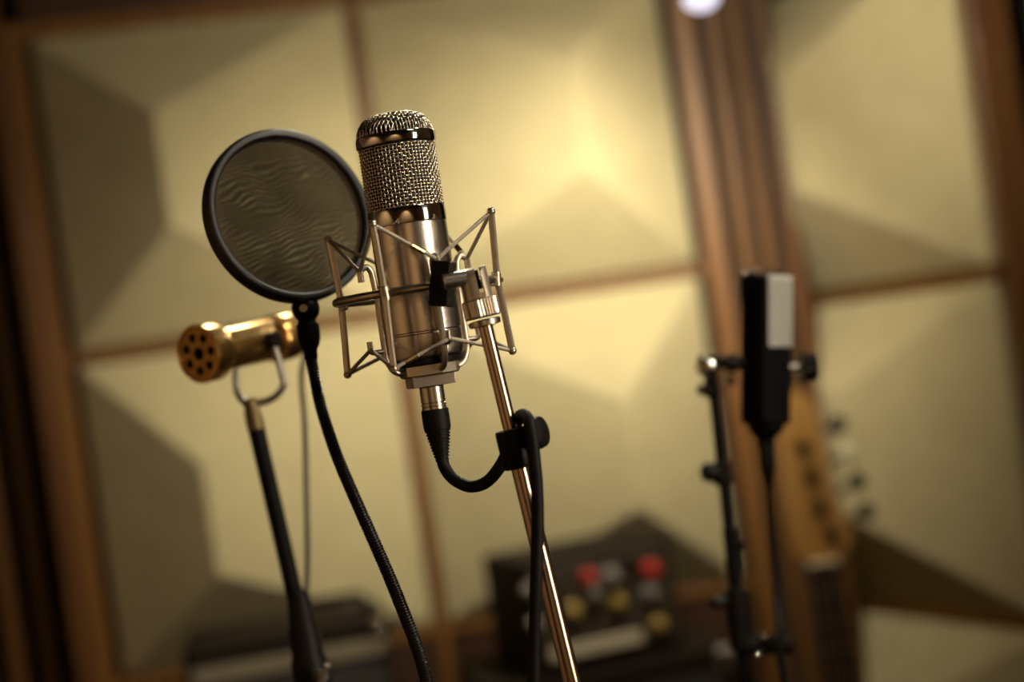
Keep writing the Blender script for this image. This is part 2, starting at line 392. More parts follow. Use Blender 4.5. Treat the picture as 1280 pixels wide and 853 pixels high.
MB().cyl(gl_ + Vector((0, 0, .148)), Vector((gl_.x, gl_.y, ZC)), .004, 10).build('flex', M['blk'], root)
MB().lathe([(.05, 0), (.05, .02), (.03, .035)], Vector((gl_.x, gl_.y, ZC)), (0, 0, -1), 24).build('ceiling_rose', M['blk'], root)
# bare bulb pendant before the wooden slats: the main light on the panels; only its added glowing tip dips into the frame
cl = P(870, -46, 2.28)
root = empty('bulb_pendant', Vector((cl.x, cl.y, ZC)), 'bare bulb pendant with an added pale glowing tip, hanging before the wooden slats', 'lamp')
M['bulb'] = emissive('lit_bulb', WARM, 1020)
MB().sphere(cl, .020, 24, 16).build('bulb', M['bulb'], root)
MB().lathe([(.004, 0), (.014, .003), (.016, .012), (.016, .045), (.008, .055)], cl + Vector((0, 0, .017)), (0, 0, 1), 24).build('socket', M['blk'], root)
MB().cyl(cl + Vector((0, 0, .07)), Vector((cl.x, cl.y, ZC)), .003, 10).build('flex', M['blk'], root)
MB().lathe([(.045, 0), (.045, .02), (.03, .03)], Vector((cl.x, cl.y, ZC)), (0, 0, -1), 24).build('ceiling_rose', M['blk'], root)
aim = (Vector((0.0, 3.08, 1.30)) - cl).normalized()
lamp('SPOT', 'added_panel_beam', cl + aim * .034, (-0.06, 3.08, 0.98), 58, WARM, 0.02, 112, 1.0)  # unseen spot added beside the bulb to brighten the panels
MB().lathe([(.012, -.020), (.020, -.016), (.029, -.004), (.031, .003), (.029, .003), (.022, -.008)], cl - aim * .012, aim, 24, cap=False).build('reflector', M['steel'], root)
for k in range(3):
    t = math.radians(90 + 120 * k); dv = Vector((math.cos(t), math.sin(t), 0))
    MB().tube(fillet([cl + dv * .014 + Vector((0, 0, .05)), cl + dv * .036 + Vector((0, 0, .02)), cl + dv * .036 - Vector((0, 0, .02)), cl + dv * .006 - Vector((0, 0, .043))], .02, 5), .0012, 6).build('guard_wire', M['steel'], root)
MB().lathe([(.002, .004), (.036, .002), (.039, .000), (.039, -.003), (.026, -.005), (.002, -.005)], cl - Vector((0, 0, .034)), (0, 0, 1), 32).build('shade_disc', M['blk'], root)  # disc added under the bulb to shade the lower wall
MB().lathe([(.004, -.001), (.020, -.003), (.026, -.009), (.024, -.020), (.014, -.028), (.0005, -.032)], cl - Vector((0, 0, .036)), (0, 0, 1), 24).build('glow_tip', M['tip'], root)  # emissive tip added to stand in for the lamp's pale glow

# ------------------------------------------------------------------ the silver microphone
DOWN = Vector((0, 0, -1))
def px(prof, k=K): return [(r * k, h * k) for r, h in prof]
mic = empty('condenser_microphone', ml(0, 303, 0), 'large silver studio microphone with woven wire grille and chrome bands', 'microphone')
MB().lathe(px([(46.5, 131), (48, 133), (48.2, 136), (48.2, 266), (47.2, 267.2), (47.2, 268.8), (48, 270), (48, 290), (46, 297), (41, 301)]), O, DOWN, 96).build('body', M['nickel'], mic, angle=25)
MB().lathe(px([(43, 300), (43, 306), (40, 307)]), O, DOWN, 48).build('base_gasket', M['blk'], mic)
MB().lathe(px([(46.5, 111), (48.6, 112.2), (49.2, 114), (49.2, 130), (48.6, 132), (46, 132.4)]), O, DOWN, 96).build('lower_band', M['chrome'], mic)
MB().lathe(px([(46, 18), (49.6, 18.8), (50.4, 20.5), (50.4, 30.5), (49.6, 32), (46, 32.6)]), O, DOWN, 96).build('upper_band', M['chrome'], mic)
# woven wire: hoops and uprights passing over and under one another
RG = 46.8; AMP = .7; WR_ = 0.98; NV = 62
mb = MB(); rows = 20
for i in range(rows):
    t = 34.5 + i * (76.5 / (rows - 1)); pts = []
    for k in range(NV * 2):
        th = math.pi * k / NV
        r = RG + AMP * math.cos(NV / 2 * th + math.pi * i) * 1.6
        pts.append(ml(r * math.cos(th), t, r * math.sin(th)))
    mb.tube(pts, WR_ * K, 5, closed=True)
for j in range(NV):
    th = 2 * math.pi * j / NV; pts = []
    for k in range((rows - 1) * 2 + 1):
        t = 34.5 + k / 2 * (76.5 / (rows - 1))
        r = RG - AMP * math.cos(math.pi * j + math.pi * k / 2)
        pts.append(ml(r * math.cos(th), t, r * math.sin(th)))
    mb.tube(pts, WR_ * .8 * K, 5)
mb.build('grille_mesh', M['wire'], mic, angle=180)['kind'] = 'stuff'
# domed cap of the same weave
def dome_t(r):                     # height of the dome (t) at radius r
    r = min(r, 47.0); a = 26.0; flat = 47.0 - a
    if r <= flat: return -9.0 + 2.2 * (r / flat) ** 2
    x = (r - flat) / a
    return -6.8 + (1 - math.sqrt(max(0, 1 - x * x))) * 25.5
mb = MB(); step = 4.1; nn = 11
for fam in range(2):
    for i in range(-nn, nn + 1):
        a = i * step; lim = math.sqrt(max(0, 47.0 ** 2 - a * a))
        if lim < 5: continue
        pts = []; m_ = max(6, int(lim / step * 4))
        for k in range(-m_, m_ + 1):
            b = lim * math.sin(math.pi / 2 * k / m_)
            r = math.hypot(a, b); wob = AMP * 1.2 * math.cos(math.pi * b / step + math.pi * (i + fam))
            x, y = (a, b) if fam == 0 else (b, a)
            ca, sa = math.cos(.5), math.sin(.5)
            f = (1 + wob / 47 if r > 30 else 1)
            pts.append(ml((x * ca - y * sa) * f, dome_t(r) - (wob if r < 40 else 0), (x * sa + y * ca) * f))
        mb.tube(pts, WR_ * K, 5)
mb.build('grille_dome', M['wire'], mic, angle=180)['kind'] = 'stuff'
MB().lathe(px([(1e-3, -6.2)] + [(r, dome_t(r) + 2.8) for r in (10, 20, 27, 33, 38, 42, 44)] + [(44.2, 30), (44.2, 113)]), O, DOWN, 64).build('inner_screen', M['screen'], mic)

# ------------------------------------------------------------------ shock mount
TR = 216
sm = empty('shock_mount', ml(0, 336, 0), 'nickel spider shock mount of bent rods and cords around the silver microphone', 'shock mount')
mb = MB(); mb.tube([ml(103 * math.cos(2 * math.pi * k / 72), TR, 103 * math.sin(2 * math.pi * k / 72)) for k in range(72)], 5.2 * K, 12, closed=True)
mb.build('ring', M['mount'], sm)
ANG = [math.radians(a) for a in (161, 251, 341, 71)]
LUG = [math.radians(a) for a in (206, 296, 26, 116)]
def pol(r, a, t): return ml(r * math.cos(a), t, r * math.sin(a))
tops, bots, ul, ll = [], [], [], []
for a in ANG:
    top, mid, bot = pol(111, a, 133), pol(106, a, TR), pol(112, a, 306)
    tops.append(top); bots.append(bot)
    r = MB().tube(fillet([pol(110.5, a, 129), top, pol(106, a, TR), bot, pol(112.5, a, 310)], 14 * K, 5), 4.3 * K, 10).build('cage_rod', M['mount'], sm)
    MB().cyl(pol(104, a, TR + 9), pol(106, a, TR - 9), 6.2 * K, 12, 1 * K).build('weld_collar', M['mount'], r)
for a in LUG:
    u_, l_ = pol(73, a, 183), pol(74, a, 280); ul.append(u_); ll.append(l_)
    # flat post along the microphone with a hook at the upper end and an eye at the lower one
    c = MB().tube(fillet([pol(73, a, 196), pol(73, a, 181), pol(63, a, 177), pol(58, a, 184), pol(55.5, a, 215), pol(55.5, a, 275), pol(55.5, a, 296), pol(46, a, 314), pol(26, a, 315)], 9 * K, 5), 4.0 * K, 10).build('cradle_arm', M['mount'], sm)
    MB().tube(fillet([pol(57, a, 284), pol(74, a, 284), pol(74, a, 270)], 5 * K, 4), 3.6 * K, 10).build('hook', M['mount'], c)
def cord(p, q, sleeve):
    o = MB().tube([p, p.lerp(q, .5), q], 2.5 * K, 8).build('elastic_cord', M['cord'], sm)
    if sleeve: MB().cyl(p.lerp(q, .58), p.lerp(q, .80), 3.7 * K, 10, .6 * K).build('crimp_sleeve', M['brass'], o)
for i in range(4):
    # rod i sits between lugs i-1 and i
    for j in (i - 1, i):
        cord(tops[i], ul[j], (i, j) in ((1, 1), (3, 2)))
        cord(ll[j], bots[i], (i, j) in ((1, 1), (0, 3)))
    MB().sphere(tops[i], 5.4 * K, 12, 8).build('rod_tip', M['mount'], sm)
    MB().sphere(bots[i], 5.4 * K, 12, 8).build('rod_tip', M['mount'], sm)
MB().lathe(px([(36, 307), (38, 308.5), (38, 320), (35, 322)]), O, DOWN, 10).build('base_plate', M['mount'], sm, angle=20)
MB().box(ml(-1, 328, 0), (54 * K, 50 * K, 14 * K), Matrix.Rotation(.25, 3, 'Z')).build('base_block', M['mount'], sm, bevel=.8 * K)
# swivel: clamp block, barrel, forked knuckle, knurled collar
YK = 1.2 - 118 * K
KK = YK / F
PO = P(606, 405, YK); PW = (P(715, 853, YK) - PO).normalized(); PQ = Vector((0, 1, 0)); PP = PQ.cross(PW).normalized()
if PP.x < 0: PP = -PP
def pk(a, b, c=0): return PO + (PP * a + PW * b + PQ * c) * KK
RM = Matrix((PP, PQ, PW)).transposed()
blk = P(553, 355, YK + 10 * K)
MB().box(blk, (24 * K, 26 * K, 54 * K), Matrix.Rotation(math.radians(12), 3, 'Y') @ Matrix.Rotation(math.radians(-16), 3, 'Z')).build('clamp_block', M['blk'], sm, bevel=1.6 * K)
MB().cyl(P(553, 353, YK - 14 * K), P(590, 347, YK - 4 * K), 9.6 * K, 24, 1.2 * K).build('swivel_barrel', M['nickel'], sm)
kn = MB()
# fork: a round body with a rounded top, split by a slot, one mesh
def cheek(lo, hi):
    rows_ = []
    for k in range(17):
        c = -17.6 * math.cos(math.pi * k / 16); h = math.sqrt(max(0.02, 18.0 ** 2 - c * c))
        a0, a1 = max(lo, -h), min(hi, h)
        if a1 <= a0: continue
        bt = -57 - 15 * math.sqrt(max(0, 1 - (c / 17.7) ** 2)); rows_.append((a0, a1, c, bt))
    vs = []
    for a0, a1, c, bt in rows_: vs += [pk(a0, bt, c), pk(a1, bt, c), pk(a1, -12, c), pk(a0, -12, c)]
    m_ = len(rows_); fs = [(0, 1, 2, 3), tuple(4 * (m_ - 1) + q for q in range(4))]
    for k in range(m_ - 1):
        for q in range(4): fs.append((4 * k + q, 4 * k + (q + 1) % 4, 4 * k + 4 + (q + 1) % 4, 4 * k + 4 + q))
    kn.add(vs, fs)
cheek(-20, 3); cheek(9, 20)
kn.box(pk(6, -26), (10 * KK, 28 * KK, 24 * KK), RM)
kn.build('knuckle_fork', M['satin'], sm, angle=40)
MB().lathe([(12 * KK, -7 * KK), (12.5 * KK, -6 * KK), (12.5 * KK, 6 * KK), (12 * KK, 7 * KK)], pk(0, -56), PP, 24).build('knuckle_tongue', M['blkgloss'], sm)
mb = MB(); n_ = 72; prof = [(20.5, -32), (22.5, -30), (22.5, -10), (21, -8)]
vs = []; fs = []
for r, h in prof:
    for i in range(n_):
        t = 2 * math.pi * i / n_; rr = r + (0.55 if i % 2 else -.55) * (1 if h in (-30, -10) else 0)
        vs.append(pk(rr * math.cos(t), h, rr * math.sin(t)))
for k in range(3):
    for i in range(n_): fs.append((k * n_ + i, k * n_ + (i + 1) % n_, (k + 1) * n_ + (i + 1) % n_, (k + 1) * n_ + i))
fs += [tuple(range(n_)), tuple(3 * n_ + i for i in range(n_))]
mb.add(vs, fs).build('knurled_collar', M['nickel'], sm, angle=12)

# ------------------------------------------------------------------ stand of the silver microphone
zfloor = lambda b: pk(0, b).z
BEND = (PO.z - 0.04) / (-PW.z) / KK
foot = pk(0, BEND)
st = empty('microphone_stand', Vector((foot.x, foot.y, 0)), 'warm-tinted chrome microphone stand pole with black clutch, carrying the silver microphone', 'stand')
MB().lathe([(10 * KK, -8 * KK), (20.5 * KK, -7 * KK), (21 * KK, -5 * KK), (20.5 * KK, 0), (11 * KK, 2 * KK)], pk(0, 2), PW, 36).build('lock_ring', M['nickel'], st)
MB().cyl(pk(0, 2), pk(0, 175), 9.2 * KK, 32).build('upper_tube', M['pole'], st)
MB().cyl(pk(0, 150), pk(0, BEND), 11.3 * KK, 32).build('lower_tube', M['pole'], st)
clu = MB().lathe([(14 * KK, -1 * KK), (19.5 * KK, 0), (20.5 * KK, 3 * KK), (20.5 * KK, 45 * KK), (18.5 * KK, 49 * KK), (12 * KK, 50 * KK)], pk(0, 136), PW, 36).build('clutch', M['blk'], st)
ka = Vector((.86, -.45, .12)).normalized(); kc = P(652, 546, YK - 6 * K)
MB().lathe([(7 * KK, 0), (7 * KK, 13 * KK), (17 * KK, 14 * KK), (20.5 * KK, 17 * KK), (21 * KK, 24 * KK), (19 * KK, 30 * KK), (12 * KK, 33.5 * KK), (.2 * KK, 34.5 * KK)], kc, ka, 32).build('knob', M['blk'], clu)
MB().lathe([(.03, -.03), (.03, .03), (.026, .034)], Vector((foot.x, foot.y, .075)), (0, 0, 1), 24).build('leg_hub', M['blk'], st)
for k in range(3):
    t = math.radians(100 + 120 * k); e = Vector((foot.x + math.cos(t) * .3, foot.y + math.sin(t) * .3, .012))
    l = MB().cyl(Vector((foot.x, foot.y, .075)), e, .009, 12).build('leg', M['pole'], st)
    MB().sphere(e, .012, 10, 8).build('rubber_foot', M['blk'], l)

# ------------------------------------------------------------------ cable with its plug
cab = empty('microphone_cable', ml(-1, 336, 0), 'black cable plugged in under the silver microphone, looped over the stand clutch', 'cable')
OX = ml(-1, 0, 0)
MB().lathe(px([(14.5, 335), (15.5, 336.5), (15.5, 355), (14.6, 356), (15.8, 357), (15.8, 359.5), (14.8, 360.5), (15.6, 361.5), (15.6, 366)]), OX, DOWN, 36).build('plug_barrel', M['nickel'], cab, angle=20)
pb = [(15.4, 364), (17.2, 365), (17.4, 384), (17.0, 390)]
for k in range(9):
    t = 391 + k * 4; r = 16.2 - k * .8
    pb += [(r, t), (r, t + 1.8), (r - 1.8, t + 2.2), (r - 1.8, t + 3.6)]
pb += [(8.8, 428), (8.2, 430)]
MB().lathe(px(pb), OX, DOWN, 28).build('strain_relief', M['rubber'], cab, angle=20)
Y1 = 1.2; B = 20 * K
pts = [ml(-1, 424, 0), P(556, 585, Y1 - .004), P(568, 600, Y1 - .012), P(588, 608.5, Y1 - .02), P(607, 603.5, Y1 - .028), P(622, 588, YK + .026), P(634, 566, YK + .024),
       P(641, 543, YK + .022), P(646, 527, YK + .014), P(653, 519, YK + .001), P(661, 526, YK - .012), P(665, 545, YK - .019), P(668, 575, YK - .020), P(671, 610, YK - .020), P(672, 660, YK - .021),
       P(670, 730, YK - .024), P(668, 800, YK - .024), P(667, 870, YK - .024), P(668, 1000, YK - .02)]
e = pts[-1]
pts += [Vector((e.x, e.y, z)) for z in (.9, .6, .3)] + [Vector((e.x - .01, e.y - .04, .05)), Vector((e.x - .06, e.y - .14, .0055)), Vector((e.x - .2, e.y - .4, .0055)), Vector((e.x - .1, e.y - .8, .0055))]
MB().tube(smooth_path(pts, 8), 7.6 * K, 14).build('cord', M['rubber'], cab)

# ------------------------------------------------------------------ pop filter
YP = 1.272; KP = YP / F; PC = P(361, 270, YP)
pn = (RIGHT * .525 + UP * .235 - FWD * .818).normalized()
pop = empty('pop_filter', PC + Vector((0, 0, -113 * KP)), 'round black pop filter with double gauze on a gooseneck', 'pop filter')
hp = []
for k in range(24):                # rounded rectangular section of the hoop
    t = 2 * math.pi * k / 24
    sx = math.copysign(abs(math.cos(t)) ** .6, math.cos(t)) * 6.4; sy = math.copysign(abs(math.sin(t)) ** .6, math.sin(t)) * 12
    hp.append((sx, sy))
pxa = (RIGHT - pn * RIGHT.dot(pn)).normalized(); pya = pn.cross(pxa)
mb = MB(); vs = []; fs = []; n_ = 120; m_ = len(hp)
for i in range(n_):
    t = 2 * math.pi * i / n_; rad = pxa * math.cos(t) + pya * math.sin(t)
    for sx, sy in hp: vs.append(PC + (rad * (106 + sx) + pn * sy) * KP)
for i in range(n_):
    for k in range(m_):
        i2, k2 = (i + 1) % n_, (k + 1) % m_
        fs.append((i * m_ + k, i * m_ + k2, i2 * m_ + k2, i2 * m_ + k))
mb.add(vs, fs).build('hoop', M['hoop'], pop)
def gauze_disc(off, name):
    o = bpy.data.objects.new(name, bpy.data.meshes.new(name)); COL.objects.link(o)
    vs = [(0, 0, 0)]; fs = []; rings = 10; n = 64
    for r in range(1, rings + 1):
        for i in range(n):
            t = 2 * math.pi * i / n; rr = 103.5 * KP * r / rings
            vs.append((rr * math.cos(t), rr * math.sin(t), 0))
    for i in range(n): fs.append((0, 1 + i, 1 + (i + 1) % n))
    for r in range(rings - 1):
        for i in range(n):
            a = 1 + r * n; b = a + n; j = (i + 1) % n
            fs.append((a + i, b + i, b + j, a + j))
    o.data.from_pydata(vs, [], fs); o.data.materials.append(M['gauze'])
    for p in o.data.polygons: p.use_smooth = True
    o.parent = pop
    mw = Matrix((pxa, pya, pn)).transposed().to_4x4(); mw.translation = PC + pn * off * KP - worldloc(pop)
    o.matrix_local = mw
    return o
gauze_disc(5, 'gauze'); gauze_disc(-5, 'gauze')
jb = P(382, 386, YP - .006)
MB().sphere(jb, 17.5 * KP, 28, 18, (1, 1, 1.05)).build('ball_joint', M['blkgloss'], pop)
MB().cyl(jb + Vector((0, -.014, .0)), jb + Vector((0, -.0122 + .004, 0)), .003, 12).build('screw', M['steel'], pop)
ja, jz = P(383.5, 396, YP - .006), P(389, 448, YP - .008)
LG = (jz - ja).length / KP
MB().lathe([(r * KP, h * KP) for r, h in ((10, 0), (11, 3), (11.5, 8), (14, 10), (14.5, 18), (14.2, 28), (12, 36), (8.6, 42), (8.4, LG), (7, LG + 2))], ja, jz - ja, 32).build('ferrule', M['blkgloss'], pop)
low = pk(0, 560)
gp = [jz, P(393, 470, YP - .010), P(402, 512, YP - .014), P(420, 567, YP - .024), P(440, 615, YP - .036), P(463, 667, YP - .052), P(487, 722, YP - .07), P(507, 772, YP - .09),
      P(523, 815, YP - .105), P(535, 858, YP - .12), P(550, 910, YP - .14), P(580, 965, YP - .16), P(630, 1000, YP - .175), P(690, 995, YP - .172), low + Vector((-.022, -.004, 0))]
gs = smooth_path(gp, 60)
# resample evenly and give it its ribs
out = [gs[0]]; acc = 0; stp = 0.00058
for a, b in zip(gs, gs[1:]):
    L_ = (b - a).length; pos = stp - acc
    while pos <= L_: out.append(a.lerp(b, pos / L_)); pos += stp
    acc = L_ - (pos - stp)
rs = [.0045 + .0004 * math.cos(2 * math.pi * i / 4) for i in range(len(out))]
MB().tube(out, rs, 12).build('gooseneck', M['goose'], pop, angle=60)
MB().cyl(low - PW * .016, low + PW * .016, .017, 24, .002).build('clamp', M['blk'], pop)

# ------------------------------------------------------------------ gold microphone
YG = 1.43; KG = YG / F
def gold():
    fc = P(247, 443, YG - .045)
    n = (RIGHT * -.553 + UP * -.137 - FWD * .822).normalized(); back = -n
    base = P(312, 506, YG)
    root = empty('bullet_microphone', base, 'gold bullet-shaped microphone with a ring of holes in its face', 'microphone')
    k = KG
    MB().lathe([(r * k, h * k) for r, h in ((31.5, 5), (31.5, 1.5), (33, 0), (35, 0), (36.3, 2), (36.3, 24), (35, 27), (29, 29), (26.5, 32), (26.5, 44), (25.6, 45), (26.5, 46), (26.8, 128), (26, 130), (26, 133), (29.5, 134),
                (30.5, 136), (30.5, 160), (29, 170), (25, 178), (18, 184), (9, 187), (.1, 188))], fc, back, 64, cap=False).build('body', M['gold'], root, angle=30)
    # face plate with its real holes
    xa = back.orthogonal().normalized(); xa = (UP - n * UP.dot(n)).normalized(); ya = n.cross(xa)
    bm = bmesh.new(); edges = []
    def loop(cx, cy, r, m):
        vs = [bm.verts.new(fc + back * (2 * k) + (xa * (cx + r * math.cos(2 * math.pi * i / m)) + ya * (cy + r * math.sin(2 * math.pi * i / m))) * k - base) for i in range(m)]
        for i in range(m): edges.append(bm.edges.new((vs[i], vs[(i + 1) % m])))
        return vs
    loop(0, 0, 32, 48); holes = [loop(0, 0, 8.2, 20)]
    for i in range(7):
        t = 2 * math.pi * i / 7 + .42; holes.append(loop(21 * math.cos(t), 21 * math.sin(t), 5.8, 16))
    bmesh.ops.triangle_fill(bm, use_beauty=True, use_dissolve=False, edges=edges)
    for vs in holes:
        lo = [bm.verts.new(v.co + back * 6 * k) for v in vs]; m = len(vs)
        for i in range(m): bm.faces.new((vs[i], vs[(i + 1) % m], lo[(i + 1) % m], lo[i]))
    me = bpy.data.meshes.new('face_plate'); bm.to_mesh(me); bm.free(); me.materials.append(M['golddark'])
    o = bpy.data.objects.new('face_plate', me); COL.objects.link(o); o.parent = root
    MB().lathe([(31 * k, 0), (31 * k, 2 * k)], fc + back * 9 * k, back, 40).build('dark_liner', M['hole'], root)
    # fork
    side = (Vector((0, 0, 1)).cross(n)).normalized()
    if side.x < 0: side = -side
    mid = fc + back * 100 * k
    ra, la = mid + side * 31 * k, mid - side * 31 * k
    yk = MB().tube(fillet([ra + Vector((0, 0, .004)), Vector((ra.x + .006, ra.y, base.z + .012)) , Vector((ra.x * .75 + base.x * .25, ra.y * .6 + base.y * .4, base.z + .001)), base + Vector((0, 0, 0)),
                    Vector((la.x * .75 + base.x * .25, la.y * .6 + base.y * .4, base.z + .001)), Vector((la.x - .006, la.y, base.z + .012)), la + Vector((0, 0, .004))], .012, 6), 4.6 * k, 12).build('fork', M['steel'], root)
    MB().cyl(ra - side * 5 * k, ra + side * 8 * k, 10 * k, 24, 1.5 * k).build('knob', M['blk'], yk)
    MB().cyl(la + side * 5 * k, la - side * 8 * k, 10 * k, 24, 1.5 * k).build('knob', M['blk'], yk)
    MB().cyl(fc + back * 62 * k + (UP - n * UP.dot(n)).normalized() * 24 * k, fc + back * 62 * k + (UP - n * UP.dot(n)).normalized() * 29 * k, 3.2 * k, 12).build('switch', M['blk'], root)
    return fc, back, base
fc, gback, gbase = gold()
# its stand
a_, b_ = P(312, 500, YG), P(379, 790, YG)
gd = (b_ - a_).normalized()
gz = P(384, 815, YG)
gst = empty('boom_stand', Vector((gz.x, gz.y, 0)), 'black stand with a leaning tube, carrying the gold microphone', 'stand')
MB().lathe([(r * KG, h * KG) for r, h in ((6, -2), (8.5, 0), (9, 12), (10.5, 14), (11.5, 34), (11.5, 38))], a_, gd, 28).build('thread_adapter', M['brassdark'], gst)
MB().cyl(P(319.5, 532, YG), P(372, 760, YG), 10.6 * KG, 24).build('upper_tube', M['blkgloss'], gst)
MB().lathe([(r * KG, h * KG) for r, h in ((11, -62), (14, -55), (17, -20), (19.5, -15), (20, 20), (23, 26), (24, 60), (21, 66))], P(382, 800, YG), Vector((.02, 0, -1)), 28).build('clutch', M['blk'], gst)
wn = MB(); wc = P(404, 846, YG - .03)
wn.cyl(P(385, 842, YG), wc, 6 * KG, 14); wn.box(wc, (.005, .005, .022), Matrix.Rotation(.5, 3, 'Y'))
wn.build('wing_screw', M['steel'], gst, bevel=.001)
MB().cyl(Vector((gz.x, gz.y, .05)), Vector((gz.x, gz.y, gz.z)), .011, 20).build('lower_tube', M['blkgloss'], gst)
for k in range(3):
    t = math.radians(60 + 120 * k); e = Vector((gz.x + math.cos(t) * .28, gz.y + math.sin(t) * .28, .011))
    l = MB().cyl(Vector((gz.x, gz.y, .09)), e, .009, 12).build('leg', M['blkgloss'], gst); MB().sphere(e, .011, 10, 8).build('rubber_foot', M['blk'], l)
# its lead
tail = fc + gback * 186 * KG
cp = [tail, tail + gback * .010 + Vector((0, 0, -.008)), P(377, 470, YG + .07), P(381, 530, YG + .06), P(383, 610, YG + .05), P(384.5, 680, YG + .03), P(384, 725, YG + .024), P(380, 760, YG + .020), P(384, 800, YG + .024), P(390, 860, YG + .024)]
e = cp[-1]; cp += [Vector((e.x, e.y, .5)), Vector((e.x, e.y, .06)), Vector((e.x + .05, e.y + .06, .0045)), Vector((e.x + .3, e.y + .1, .0045))]
gl = MB().tube(smooth_path(cp, 8), 4.0 * KG, 10).build('microphone_cable', M['greycable'], origin=Vector((e.x, e.y, 0)))
tag(gl, 'thin olive grey cable hanging from the back of the gold microphone', 'cable')

# ------------------------------------------------------------------ black side-mounted microphone
YR = 1.60; KR = YR / F
def black_mic():
    up = (P(957, 360, YR) - P(957, 520, YR)).normalized()          # stands leaning, as the picture shows
    c = P(957, 440, YR); al = math.radians(35)
    fx = Vector((math.cos(al), math.sin(al), 0)); fx = (fx - up * fx.dot(up)).normalized(); fy = up.cross(fx)   # fy points away
    Rm = Matrix((fx, fy, up)).transposed()
    root = empty('ribbon_microphone', P(957, 540, YR), 'black rectangular microphone with a silver grille plate, held from its side', 'microphone')
    k = KR
    def box(name, ctr, size, m, bev, parent=root):
        return MB().box(c + Rm @ (Vector(ctr) * k), Vector(size) * k, Rm).build(name, m, parent, bevel=bev * k)
    body = box('body', (0, 0, 2), (49, 47, 186), M['blkgloss'], 7)
    gr = box('grille_plate', (2, -24.2, 50), (41, 4, 88), M['silver'], 2)
    for i in range(9):
        box('grille_bar', (-16 + i * 4.5, -26.2, 50), (1.6, 2.0, 82), M['steel'], .4, gr)
    box('side_strip', (-24.8, 2, 30), (1.6, 9, 140), M['blk'], .5)
    box('top_cap', (-2, 0, 97), (40, 44, 7), M['chrome'], 3)
    MB().lathe([(r * k, h * k) for r, h in ((24, 0), (22, 8), (14, 17), (12, 19), (12, 30), (10, 31))], c - up * 90 * k, -up, 28).build('tail', M['blk'], root)
    # side knob on the far side
    rx = Vector((1, 0, -.02)).normalized()
    kb = MB().cyl(P(988, 460, YR), P(1001, 460, YR), 6 * k, 16).build('pivot_pin', M['steel'], root)
    mb = MB(); n = 40; prof = [(15, 0), (17, 1.5), (17, 19), (15, 21)]; vs = []; fs = []
    b0 = P(1001, 460, YR); ax = (P(1020, 459, YR) - b0).normalized(); y1 = Vector((0, 1, 0)); x1 = y1.cross(ax)
    for r, h in prof:
        for i in range(n):
            t = 2 * math.pi * i / n; rr = r + (.7 if i % 2 else -.7)
            vs.append(b0 + ax * h * k + (x1 * math.cos(t) + y1 * math.sin(t)) * rr * k)
    for q in range(3):
        for i in range(n): fs.append((q * n + i, q * n + (i + 1) % n, (q + 1) * n + (i + 1) % n, (q + 1) * n + i))
    fs += [tuple(range(n)), tuple(3 * n + i for i in range(n))]
    mb.add(vs, fs).build('pivot_knob', M['blk'], kb, angle=12)
    return c, up
bc, bup = black_mic()
p0, p1 = P(890, 478, YR), P(927, 800, YR)
rd = (p1 - p0).normalized(); fl = p0 + rd * ((p0.z - .05) / -rd.z)
rs_ = empty('side_stand', Vector((fl.x, fl.y, 0)), 'thin black stand with chrome swivel head holding the black microphone sideways', 'stand')
MB().cyl(p0, P(912, 680, YR), 6.0 * KR, 20).build('upper_tube', M['blkgloss'], rs_)
MB().cyl(P(911, 660, YR), fl, 8.6 * KR, 20).build('lower_tube', M['blkgloss'], rs_)
hd = MB().cyl(P(872, 452, YR), P(934, 455, YR), 8 * KR, 20, 1 * KR).build('cross_arm', M['blkgloss'], rs_)
MB().sphere(P(885, 458, YR - .004), 14 * KR, 20, 14, (1.1, 1, 1)).build('swivel_head', M['chrome'], rs_)
MB().cyl(P(908, 454, YR - .001), P(922, 455, YR - .001), 12 * KR, 24, 1.5 * KR).build('lock_collar', M['blk'], rs_)
MB().cyl(P(888, 466, YR), P(892, 498, YR), 9.5 * KR, 20, 1.5 * KR).build('socket', M['blkgloss'], rs_)
MB().cyl(P(884, 487, YR - .002), P(874, 488, YR - .006), 7 * KR, 16, 1.5 * KR).build('thumb_screw', M['chrome'], rs_)
MB().cyl(P(905, 476, YR - .008), P(920, 475, YR - .008), 6 * KR, 16, 1.5 * KR).build('thumb_screw', M['chrome'], rs_)
cc = MB().cyl(P(900, 577, YR), P(904, 606, YR), 12 * KR, 20, 2 * KR).build('clutch', M['blk'], rs_)
MB().cyl(P(896, 591, YR), P(879, 591, YR - .005), 12 * KR, 18, 3 * KR).build('knob', M['blk'], cc)
MB().cyl(P(914, 684, YR), P(931, 681, YR - .005), 6 * KR, 14, 1.5 * KR).build('cable_hook', M['blk'], rs_)
c2 = MB().cyl(P(919, 735, YR), P(928, 812, YR), 15 * KR, 20, 3 * KR).build('clutch', M['blk'], rs_)
MB().cyl(P(912, 751, YR), P(888, 754, YR - .006), 8 * KR, 18, 3 * KR).build('knob', M['blk'], c2)
MB().cyl(P(928, 806, YR), P(992, 806, YR - .004), 13 * KR, 18, 3 * KR).build('leg_bracket', M['blk'], rs_)
for u, v in ((956, 797), (948, 819)):
    MB().sphere(P(u, v, YR - .012), 5 * KR, 12, 8).build('bolt', M['chrome'], rs_)
for k in range(3):
    t = math.radians(30 + 120 * k); e = Vector((fl.x + math.cos(t) * .28, fl.y + math.sin(t) * .28, .011))
    l = MB().cyl(Vector((fl.x, fl.y, .09)), e, .009, 12).build('leg', M['blkgloss'], rs_); MB().sphere(e, .011, 10, 8).build('rubber_foot', M['blk'], l)
bcab = empty('microphone_cable', P(958, 552, YR), 'dark cable plugged in under the black rectangular microphone', 'cable')
